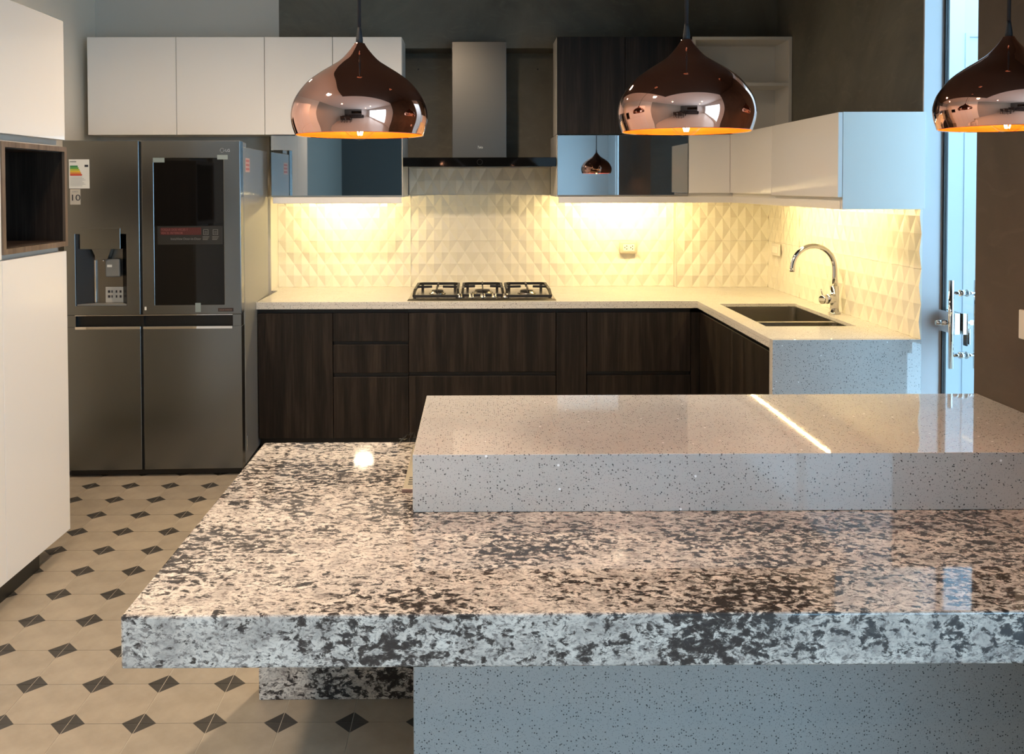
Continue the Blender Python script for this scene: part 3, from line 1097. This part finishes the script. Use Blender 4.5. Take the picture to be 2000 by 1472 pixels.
# cooker hood
t = thing('cooker_hood', 'T-shaped steel cooker hood with black glass front above the hob', 'cooker hood', (0.018, 5.5, 1.627))
obj('chimney', box(-0.148, 0.180, 5.40, 5.756, 1.6835, 2.386, 0.002, 2), STEELH, t)
hd = obj('hood_slab', box(-0.4365, 0.4725, 5.300, 5.7365, 1.634, 1.682, 0.001, 1), STEELH, t)
gf = obj('glass_front', box(-0.4365, 0.4725, 5.288, 5.2995, 1.629, 1.6825, 0.001, 1), BLACKG, t, 'black glass control strip')
bm = bmesh.new()
tube(bm, [(0.018 + 0.016 * math.cos(a), 5.2877, 1.655 + 0.016 * math.sin(a)) for a in [2 * math.pi * k / 28 for k in range(28)]], 0.0007, 5, closed=True)
obj('dial_ring', bm, plain('dial_grey', (0.03, 0.03, 0.03), 0.5), gf)
obj('filter_lip', boxes((-0.41, 0.45, 5.31, 5.70, 1.627, 1.6335)), STEELH, t)
text('logo', 'Teka', 0.021, (0.003, 5.3995, 1.741), plain('logo_silver', (0.75, 0.73, 0.68), 0.3), t, width=0.031, shear=0.25)
for x in (-0.375, 0.395):
    bm = bmesh.new()
    cyl(bm, (x, 5.7575, 2.265), (x, 5.752, 2.265), 0.005, n=10)
    tag(obj('wall_plug', bm, INK), 'dark screw plug hole in the plaster ' + ('left' if x < 0 else 'right') + ' of the hood chimney', 'screw plug')

# ================================================================== TALL CABINETS ON THE LEFT
XT = -1.690


def tall_unit(y0, y1, label, niche):
    t = thing('tall_cabinet', label, 'cabinet', (-2.02, (y0 + y1) / 2, 0), 'tall white cabinets along the left wall')
    obj('plinth', boxes((-2.30, -1.735, y0, min(y1, 3.495), 0.0, 0.0935)), BLACK, t)
    if niche:
        obj('carcass', boxes((-2.355, XT - 0.0205, y0 + .0005, y1 - .0005, 0.094, 1.2475), (-2.355, XT - 0.0205, y0 + .0005, y1 - .0005, 1.7035, 2.189), (-2.355, XT - 0.035, y0 + .0005, y1 - .0005, 1.2475, 1.2685), (-2.355, XT - 0.035, y0 + .0005, y1 - .0005, 1.6755, 1.7035)), WHITEM, t)
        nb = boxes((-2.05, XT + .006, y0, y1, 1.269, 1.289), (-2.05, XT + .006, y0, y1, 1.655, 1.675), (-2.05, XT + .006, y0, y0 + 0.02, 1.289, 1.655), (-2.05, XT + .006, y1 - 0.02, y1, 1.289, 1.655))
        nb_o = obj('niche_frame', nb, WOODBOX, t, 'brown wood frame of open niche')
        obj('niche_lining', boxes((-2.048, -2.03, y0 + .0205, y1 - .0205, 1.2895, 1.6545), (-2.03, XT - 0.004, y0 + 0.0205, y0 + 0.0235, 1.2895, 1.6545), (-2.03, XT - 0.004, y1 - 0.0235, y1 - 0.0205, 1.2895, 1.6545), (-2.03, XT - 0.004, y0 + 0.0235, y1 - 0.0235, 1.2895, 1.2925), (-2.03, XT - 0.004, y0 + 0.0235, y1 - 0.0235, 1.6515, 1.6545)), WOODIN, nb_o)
        zz = ((0.094, 1.248), (1.7035, 2.189))
    else:
        obj('carcass', boxes((-2.355, XT - 0.0205, y0 + .0005, y1 - .0005, 0.094, 2.189)), WHITEM, t)
        zz = ((0.094, 1.248), (1.252, 2.189))
    for z0, z1 in zz:
        obj('door', box(XT - 0.0195, XT, y0 + 0.0012, y1 - 0.0012, z0, z1, 0.0012, 1), WHITEG, t)


tall_unit(3.170, 3.668, 'tall white gloss cabinet with open dark wood niche near the refrigerator', True)
tall_unit(2.672, 3.170, 'second tall white gloss cabinet from the refrigerator, at the left edge', False)
tall_unit(2.174, 2.672, 'third tall white gloss cabinet counted from the refrigerator', False)
tall_unit(1.676, 2.174, 'fourth tall white gloss cabinet counted from the refrigerator', False)

# ================================================================== REFRIGERATOR
FX0, FX1, FXM = -2.130, -1.2245, -1.737
FY = 4.630
fr = thing('refrigerator', 'large stainless four-door refrigerator with black glass panel and water dispenser', 'refrigerator', (FX1, FY, 0))
obj('cabinet_body', box(FX0 + 0.004, FX1 - 0.001, FY + 0.082, 5.345, 0.035, 1.722, 0.003), GREYSIDE, fr)
obj('base_grille', boxes((FX0 + 0.01, FX1 - 0.01, FY + 0.03, FY + 0.0815, 0.004, 0.0345)), BLACK, fr)
for x in (FX0 + 0.06, FX1 - 0.06):
    for y in (FY + 0.12, 5.28):
        bm = bmesh.new()
        cyl(bm, (x, y, 0.0), (x, y, 0.0345), 0.018)
        obj('foot', bm, BLACK, fr)
DT = 0.068
ZS0, ZS1 = 0.786, 0.846     # handle recess between upper and lower doors


def hole_door(x0, x1, z0, z1, hx0, hx1, hz0, hz1):
    """a door slab with a rectangular opening through it"""
    bm = slab([x0, hx0, hx1, x1], [z0, hz0, hz1, z1], {(i, j) for i in range(3) for j in range(3)} - {(1, 1)}, -DT, 0.0, 0.003)
    for v in bm.verts:
        v.co = Vector((v.co.x, FY - v.co.z, v.co.y))
    bmesh.ops.recalc_face_normals(bm, faces=bm.faces)
    return bm


HX0, HX1, HZ0, HZ1 = -2.071, -1.812, 0.896, 1.268
d1 = obj('door', hole_door(FX0, FXM - 0.006, 0.848, 1.751, HX0, HX1, HZ0, HZ1), STEEL, fr)
d2 = obj('door', hole_door(FXM + 0.006, FX1, 0.848, 1.751, -1.668, -1.312, 0.898, 1.660), STEEL, fr)
d3 = obj('door', box(FX0, FXM - 0.006, FY, FY + DT, 0.038, ZS0, 0.003), STEEL, fr)
d4 = obj('door', box(FXM + 0.006, FX1, FY, FY + DT, 0.038, ZS0, 0.003), STEEL, fr)
obj('door_gap', boxes((FXM - 0.0055, FXM + 0.0055, FY + 0.012, FY + 0.06, 0.04, 1.745)), BLACK, fr)
# handle recess with chrome lips
obj('handle_recess', boxes((FX0 + 0.055, FX1 - 0.045, FY + 0.028, FY + 0.050, ZS0 + 0.001, ZS1)), BLACK, fr)
obj('recess_cheek', boxes((FX0 + 0.002, FX0 + 0.055, FY + 0.001, FY + 0.060, ZS0 + 0.0005, ZS1 + 0.0005)), STEEL, fr)
obj('recess_cheek', boxes((FX1 - 0.045, FX1 - 0.002, FY + 0.001, FY + 0.060, ZS0 + 0.0005, ZS1 + 0.0005)), STEEL, fr)
for a, b in ((FX0 + 0.052, FXM - 0.006), (FXM + 0.006, FX1 - 0.046)):
    obj('handle_lip', box(a, b, FY - 0.003, FY + 0.004, ZS0 - 0.013, ZS0 + 0.001, 0.001, 1), CHROME, fr)
obj('handle_lip', boxes((FX0 + 0.052, FX1 - 0.046, FY - 0.001, FY + 0.003, ZS1 - 0.002, ZS1 + 0.0015)), CHROME, fr)
# black viewing glass
obj('viewing_glass', boxes((-1.6672, -1.3128, FY + 0.001, FY + 0.012, 0.899, 1.659)), BLACKG, fr, 'black glass viewing panel')
# dispenser
dp = obj('dispenser_niche', boxes((HX0 + .0005, HX1 - .0005, FY + 0.060, FY + 0.066, HZ0 + .0005, HZ1 - .0005)), make_steel('niche_steel', (0.22, 0.215, 0.20), 0.34, (60, 60, 1)), fr)
bm = bmesh.new()
for xa, xb in ((HX0 + 0.001, HX0 + 0.075), (HX1 - 0.001, HX1 - 0.04)):
    q = [bm.verts.new(p) for p in ((xa, FY + 0.004, HZ0 + .002), (xb, FY + 0.0595, HZ0 + .002), (xb, FY + 0.0595, HZ1 - .002), (xa, FY + 0.004, HZ1 - .002))]
    bm.faces.new(q)
bmesh.ops.solidify(bm, geom=list(bm.faces), thickness=0.002)
obj('niche_cheek', bm, make_steel('cheek_steel', (0.16, 0.16, 0.16), 0.25, (60, 60, 1)), dp)
obj('drip_tray', boxes((HX0 + 0.004, HX1 - 0.004, FY + 0.004, FY + 0.0595, HZ0 + 0.0005, HZ0 + 0.008)), GREYSIDE, dp)
obj('niche_trim', box(HX0 + 0.074, HX0 + 0.084, FY + 0.050, FY + 0.0595, HZ0 + 0.010, 1.13, 0.002), CHROME, dp)
obj('control_panel', box(-2.047, -1.841, FY - 0.002, FY + 0.040, 1.190, 1.2995, 0.002), plain('panel_steel', (0.22, 0.235, 0.235), 0.25, metal=1.0), fr)
bm = bmesh.new()
vs = [bm.verts.new(p) for p in ((-1.990, FY + 0.006, 1.1895), (-1.893, FY + 0.006, 1.1895), (-1.912, FY + 0.006, 1.137), (-1.966, FY + 0.006, 1.137), (-1.990, FY + 0.052, 1.1895), (-1.893, FY + 0.052, 1.1895), (-1.912, FY + 0.052, 1.137), (-1.966, FY + 0.052, 1.137))]
for f in ((0, 3, 2, 1), (4, 5, 6, 7), (0, 1, 5, 4), (1, 2, 6, 5), (2, 3, 7, 6), (3, 0, 4, 7)):
    bm.faces.new([vs[i] for i in f])
nz = obj('nozzle_housing', bm, STEEL, fr)
bm = bmesh.new()
cyl(bm, (-1.937, FY + 0.02, 1.1365), (-1.937, FY + 0.02, 1.124), 0.005)
obj('nozzle', bm, CHROME, nz)
pd = obj('paddle', box(-1.933, -1.857, FY + 0.030, FY + 0.045, 1.042, 1.136, 0.008, 3), GREYSIDE, fr)
obj('paddle_label', boxes((-1.922, -1.897, FY + 0.0292, FY + 0.0298, 1.094, 1.107)), PAPER, pd)
# stickers and writing
YS = FY - 0.0004
nl = obj('notice_sticker', boxes((-1.942, -1.843, FY + 0.0585, FY + 0.0595, 0.906, 0.988)), plain('sticker_grey', (0.48, 0.47, 0.43), 0.6), fr)
for r_ in range(2):
    for k, (dx, w) in enumerate(((0.012, 0.012), (0.030, 0.006), (0.052, 0.008), (0.072, 0.010))):
        bm = box(-1.942 + dx, -1.942 + dx + w, FY + 0.0578, FY + 0.0584, 0.957 - 0.026 * r_, 0.970 - 0.026 * r_)
        obj('pictogram', bm, INK, nl)
el = obj('energy_label', boxes((-2.098, -1.994, YS - 0.0004, YS, 1.504, 1.654)), PAPER, fr, 'energy label with coloured bars')
cols = [(0.02, 0.20, 0.06), (0.10, 0.32, 0.05), (0.42, 0.45, 0.03), (0.70, 0.48, 0.02), (0.68, 0.22, 0.02), (0.55, 0.05, 0.02)]
for k, c in enumerate(cols):
    z = 1.622 - 0.0088 * k
    obj('energy_bar', boxes((-2.092, -2.053 + 0.0042 * k, YS - 0.0009, YS - 0.0005, z - 0.0080, z)), plain('energy_ink', c, 0.6), el)
obj('energy_class', boxes((-2.018, -2.000, YS - 0.0009, YS - 0.0005, 1.615, 1.626)), INK, el)
text('lettering', 'ENERGIA', 0.008, (-2.092, YS - 0.0006, 1.640), INK, el)
for k in range(7):
    z = 1.562 - 0.0075 * k
    obj('print_line', boxes((-2.092, -2.030 + 0.008 * (k % 3), YS - 0.0009, YS - 0.0005, z, z + 0.0016)), INKG, el)
wl = obj('warranty_label', boxes((-2.094, -2.041, YS - 0.0004, YS, 1.421, 1.501)), plain('label_beige', (0.50, 0.46, 0.39), 0.6), fr)
text('lettering', '10', 0.044, (-2.0675, YS - 0.0006, 1.442), INK, wl, align='CENTER', width=0.042)
text('lettering', 'AÑOS', 0.011, (-2.0675, YS - 0.0006, 1.484), INKG, wl, align='CENTER')
gl = obj('glass_sticker', boxes((-1.652, -1.318, FY + 0.0002, FY + 0.0009, 1.212, 1.308)), plain('sticker_film', (0.018, 0.0185, 0.0175), 0.35), fr, 'dark film sticker with red banner')
obj('red_banner', boxes((-1.638, -1.428, FY - 0.0004, FY + 0.0001, 1.262, 1.300)), plain('banner_red', (0.06, 0.010, 0.009), 0.5), gl)
PINK = plain('print_pink', (0.20, 0.065, 0.06), 0.5)
GREYP = plain('print_grey', (0.16, 0.16, 0.155), 0.5)
text('lettering', 'TOQUE DOS VECES Y', 0.0165, (-1.634, FY - 0.0006, 1.284), PINK, gl, width=0.138)
text('lettering', 'VEA EL INTERIOR', 0.0165, (-1.634, FY - 0.0006, 1.266), PINK, gl, width=0.112)
text('lettering', 'InstaView Door-in-Door', 0.017, (-1.585, FY - 0.0006, 1.236), GREYP, gl, width=0.155)
for cx in (-1.404, -1.355):
    bm = bmesh.new()
    for a, b, c, d in ((0, .026, 0, .002), (0, .026, .026, .028), (0, .002, 0, .028), (.024, .026, 0, .028), (.006, .020, .008, .010), (.006, .020, .015, .017)):
        bx(bm, cx - .013 + a, cx - .013 + b, FY - 0.0004, FY + 0.0001, 1.262 + c, 1.262 + d)
    obj('pictogram', bm, GREYP, gl)
    for k in range(3):
        obj('print_line', boxes((cx - 0.017, cx + 0.017 - 0.004 * k, FY - 0.0004, FY + 0.0001, 1.250 - 0.007 * k, 1.2525 - 0.007 * k)), GREYP, gl)
text('logo', 'LG', 0.020, (-1.300, YS - 0.0002, 1.693), CHROME, fr)
bm = bmesh.new()
tube(bm, [(-1.316 + 0.0105 * math.cos(a), YS, 1.700 + 0.0105 * math.sin(a)) for a in [2 * math.pi * k / 24 for k in range(24)]], 0.0013, 6, closed=True)
obj('logo_ring', bm, CHROME, fr)
for (a, b, c, d) in ((-1.671, -1.612, 1.638, 1.662), (-1.342, -1.288, 1.653, 1.676), (-1.462, -1.434, 0.860, 0.908)):
    obj('tape', boxes((a, b, YS - 0.0006, YS, c, d)), TAPE, fr)
bd = obj('model_badge', boxes((-1.345, -1.266, YS - 0.0006, YS, 0.862, 0.880)), plain('badge_black', (0.03, 0.02, 0.018), 0.3), fr)
text('lettering', 'LINEAR INVERTER', 0.010, (-1.340, YS - 0.0008, 0.867), plain('badge_print', (0.25, 0.16, 0.13), 0.5), bd, width=0.066)
obj('door_tag', boxes((-1.722, -1.712, YS - 0.0006, YS, 0.872, 0.890)), PAPER, fr)
# right-hand side: hinge covers, magnet sticker, trim
obj('hinge_cover', box(FX1 - 0.075, FX1 - 0.012, FY + 0.03, FY + 0.20, 1.7225, 1.748, 0.004), GREYSIDE, fr)
obj('hinge_cover', box(FX0 + 0.012, FX0 + 0.075, FY + 0.03, FY + 0.20, 1.7225, 1.748, 0.004), GREYSIDE, fr)
obj('gasket', boxes((FX0 + 0.015, FX1 - 0.008, FY + DT + 0.0005, FY + 0.0815, 0.05, 1.70)), BLACK, fr)
sd = obj('side_sticker', boxes((FX1 - 0.0008, FX1 - 0.0003, FY + 0.125, FY + 0.225, 1.590, 1.665)), plain('sticker_pink', (0.55, 0.36, 0.30), 0.5), fr)
for k in range(3):
    obj('print_line', boxes((FX1 - 0.0003, FX1 + 0.0002, FY + 0.135, FY + 0.215, 1.600 + 0.022 * k, 1.612 + 0.022 * k)), plain('print_red', (0.45, 0.12, 0.10), 0.5), sd)
bm = bmesh.new()
tube(bm, [(FX1 + 0.002, FY + 0.090, z) for z in (0.105, 0.13, 0.17, 0.19)], 0.0022, 8)
obj('side_trim', bm, CHROME, fr)

fr.location = (FX1 - 0.004, FY, 0)
fr.rotation_euler = (0, 0, math.radians(2.0))

# ================================================================== PENDANT LAMPS
prof = [(0.0115, 0.199), (0.0135, 0.195), (0.0227, 0.182), (0.0402, 0.163), (0.0593, 0.150), (0.0849, 0.134), (0.1104, 0.115), (0.1295, 0.0925), (0.1423, 0.070), (0.1478, 0.0447), (0.1455, 0.0223), (0.1385, 0.0)]
sm = smooth_profile(prof, 5)


def pendant(x, y, z, label):
    t = thing('pendant_lamp', label, 'pendant lamp', (x, y, z), 'copper pendant lamps over the island')
    obj('shade', lathe(sm, 72, (x, y, z)), COPPER, t)
    inner = [(max(r - 0.0025, 0.004), h - (0.002 if h > 0.004 else -0.0004)) for r, h in sm]
    obj('shade_lining', lathe(inner, 64, (x, y, z)), COPPERIN, t, 'orange copper lining')
    obj('rim', lathe([(0.1360, 0.0004), (0.1385, -0.0006), (0.1390, 0.0006)], 72, (x, y, z)), COPPER, t)
    obj('cord_grip', lathe([(0.0, 0.0), (0.0078, 0.0), (0.0076, 0.010), (0.0050, 0.028), (0.0040, 0.036), (0.0, 0.036)], 20, (x, y, z + 0.198)), CORD, t)
    bm = bmesh.new()
    cyl(bm, (x, y, z + 0.231), (x, y, CEIL - 0.19), 0.0040, n=12)
    obj('cord', bm, CORD, t)
    obj('ceiling_rose', lathe([(0.0, -0.022), (0.045, -0.020), (0.052, -0.012), (0.052, 0.0), (0.0, 0.0)], 36, (x, y, CEIL - 0.1805)), COPPER, t)
    obj('lamp_holder', lathe([(0.0, 0.0), (0.018, 0.0), (0.019, 0.02), (0.014, 0.065), (0.0, 0.068)], 24, (x, y, z + 0.085)), CORD, t)
    b = obj('bulb', lathe(smooth_profile([(0.0, -0.010), (0.016, -0.006), (0.034, 0.010), (0.040, 0.028), (0.034, 0.050), (0.018, 0.074), (0.013, 0.085)], 4), 28, (x, y, z)), BULBG, t, 'clear glass bulb')
    bm = bmesh.new()
    for k in range(5):
        a = 2 * math.pi * k / 5
        c_, s_ = math.cos(a), math.sin(a)
        tube(bm, [(x + 0.007 * c_, y + 0.007 * s_, z + 0.060), (x + 0.011 * c_, y + 0.011 * s_, z + 0.025), (x + 0.004 * c_, y + 0.004 * s_, z + 0.0)], 0.0011, 6)
    obj('filament', bm, FILAMENT, b)
    light('bulb_light', 'POINT', (x, y, z + 0.028), BULB_POWER, BULBC, t, shadow_soft_size=0.022)
    return t


p1 = pendant(-0.254, 1.94, 1.622, 'copper pendant lamp hanging in front of the white wall cabinets')
for x, z, label in ((0.457, 1.629, 'copper pendant lamp hanging in front of dark wood cabinet and open shelf'), (1.161, 1.635, 'copper pendant lamp cut by the right edge of the picture')):
    c = copy_tree(p1)
    c.location = (x, 1.94, z)
    c['label'] = label

# ================================================================== LIVING ROOM BEHIND THE CAMERA (seen in reflections)
t = thing('wall_screen', 'dark television panel on the living room wall behind the photographer', 'television', (0.0, -4.97, 1.05))
obj('screen', box(-0.95, 0.95, -4.955, -4.93, 1.05, 2.05, 0.006), BLACKG, t)
obj('screen_frame', boxes((-0.98, 0.98, -4.999, -4.9555, 1.02, 2.08)), CARC, t)
t = thing('living_sofa', 'dark grey sofa in the living room behind the photographer', 'sofa', (0.0, -3.9, 0))
SOFA = plain('charcoal_fabric', (0.05, 0.048, 0.05), 0.9, spec=0.1)
obj('sofa_base', box(-1.0, 1.0, -4.35, -3.45, 0.10, 0.30, 0.03), SOFA, t)
for x in (-0.9, 0.02):
    obj('seat_cushion', box(x, x + 0.88, -4.1, -3.43, 0.301, 0.45, 0.05, 3), SOFA, t)
    obj('back_cushion', box(x, x + 0.88, -4.35, -4.11, 0.451, 0.88, 0.06, 3), SOFA, t)
for x in (-1.12, 0.94):
    obj('armrest', box(x, x + 0.18, -4.36, -3.44, 0.10, 0.62, 0.04, 3), SOFA, t)
for x in (-1.0, 0.96):
    for y in (-4.3, -3.5):
        obj('foot', boxes((x, x + 0.04, y, y + 0.04, 0, 0.0995)), BLACK, t)
t = thing('dining_table', 'dark wooden table in the living room behind the photographer', 'table', (-1.2, -2.2, 0))
obj('tabletop', box(-1.9, -0.6, -2.7, -1.7, 0.71, 0.75, 0.004), WOOD, t)
for x in (-1.82, -0.74):
    for y in (-2.62, -1.84):
        obj('leg', box(x, x + 0.06, y, y + 0.06, 0.0, 0.7095, 0.003), WOOD, t)


def dining_chair(x, y, r):
    t = thing('dining_chair', 'dark dining chair at the table behind the photographer, %s' % r, 'chair', (x, y, 0), 'dining chairs in the living room')
    s_ = 1 if y < -2.2 else -1
    obj('seat', box(x - 0.21, x + 0.21, y - 0.21, y + 0.21, 0.43, 0.475, 0.012), SOFA, t)
    yb = y - s_ * 0.19
    obj('backrest', box(x - 0.20, x + 0.20, yb - 0.015, yb + 0.015, 0.56, 0.92, 0.012), SOFA, t)
    for dx in (-0.185, 0.155):
        obj('leg', box(x + dx, x + dx + 0.03, y + s_ * 0.19 - 0.015, y + s_ * 0.19 + 0.015, 0, 0.4295, 0.003), WOOD, t)
        obj('leg', box(x + dx, x + dx + 0.03, yb - 0.0145, yb + 0.0145, 0, 0.56, 0.003), WOOD, t)


for x, y, r in ((-1.55, -1.52, 'kitchen side left'), (-0.95, -1.52, 'kitchen side right'), (-1.55, -2.88, 'sofa side left'), (-0.95, -2.88, 'sofa side right')):
    dining_chair(x, y, r)
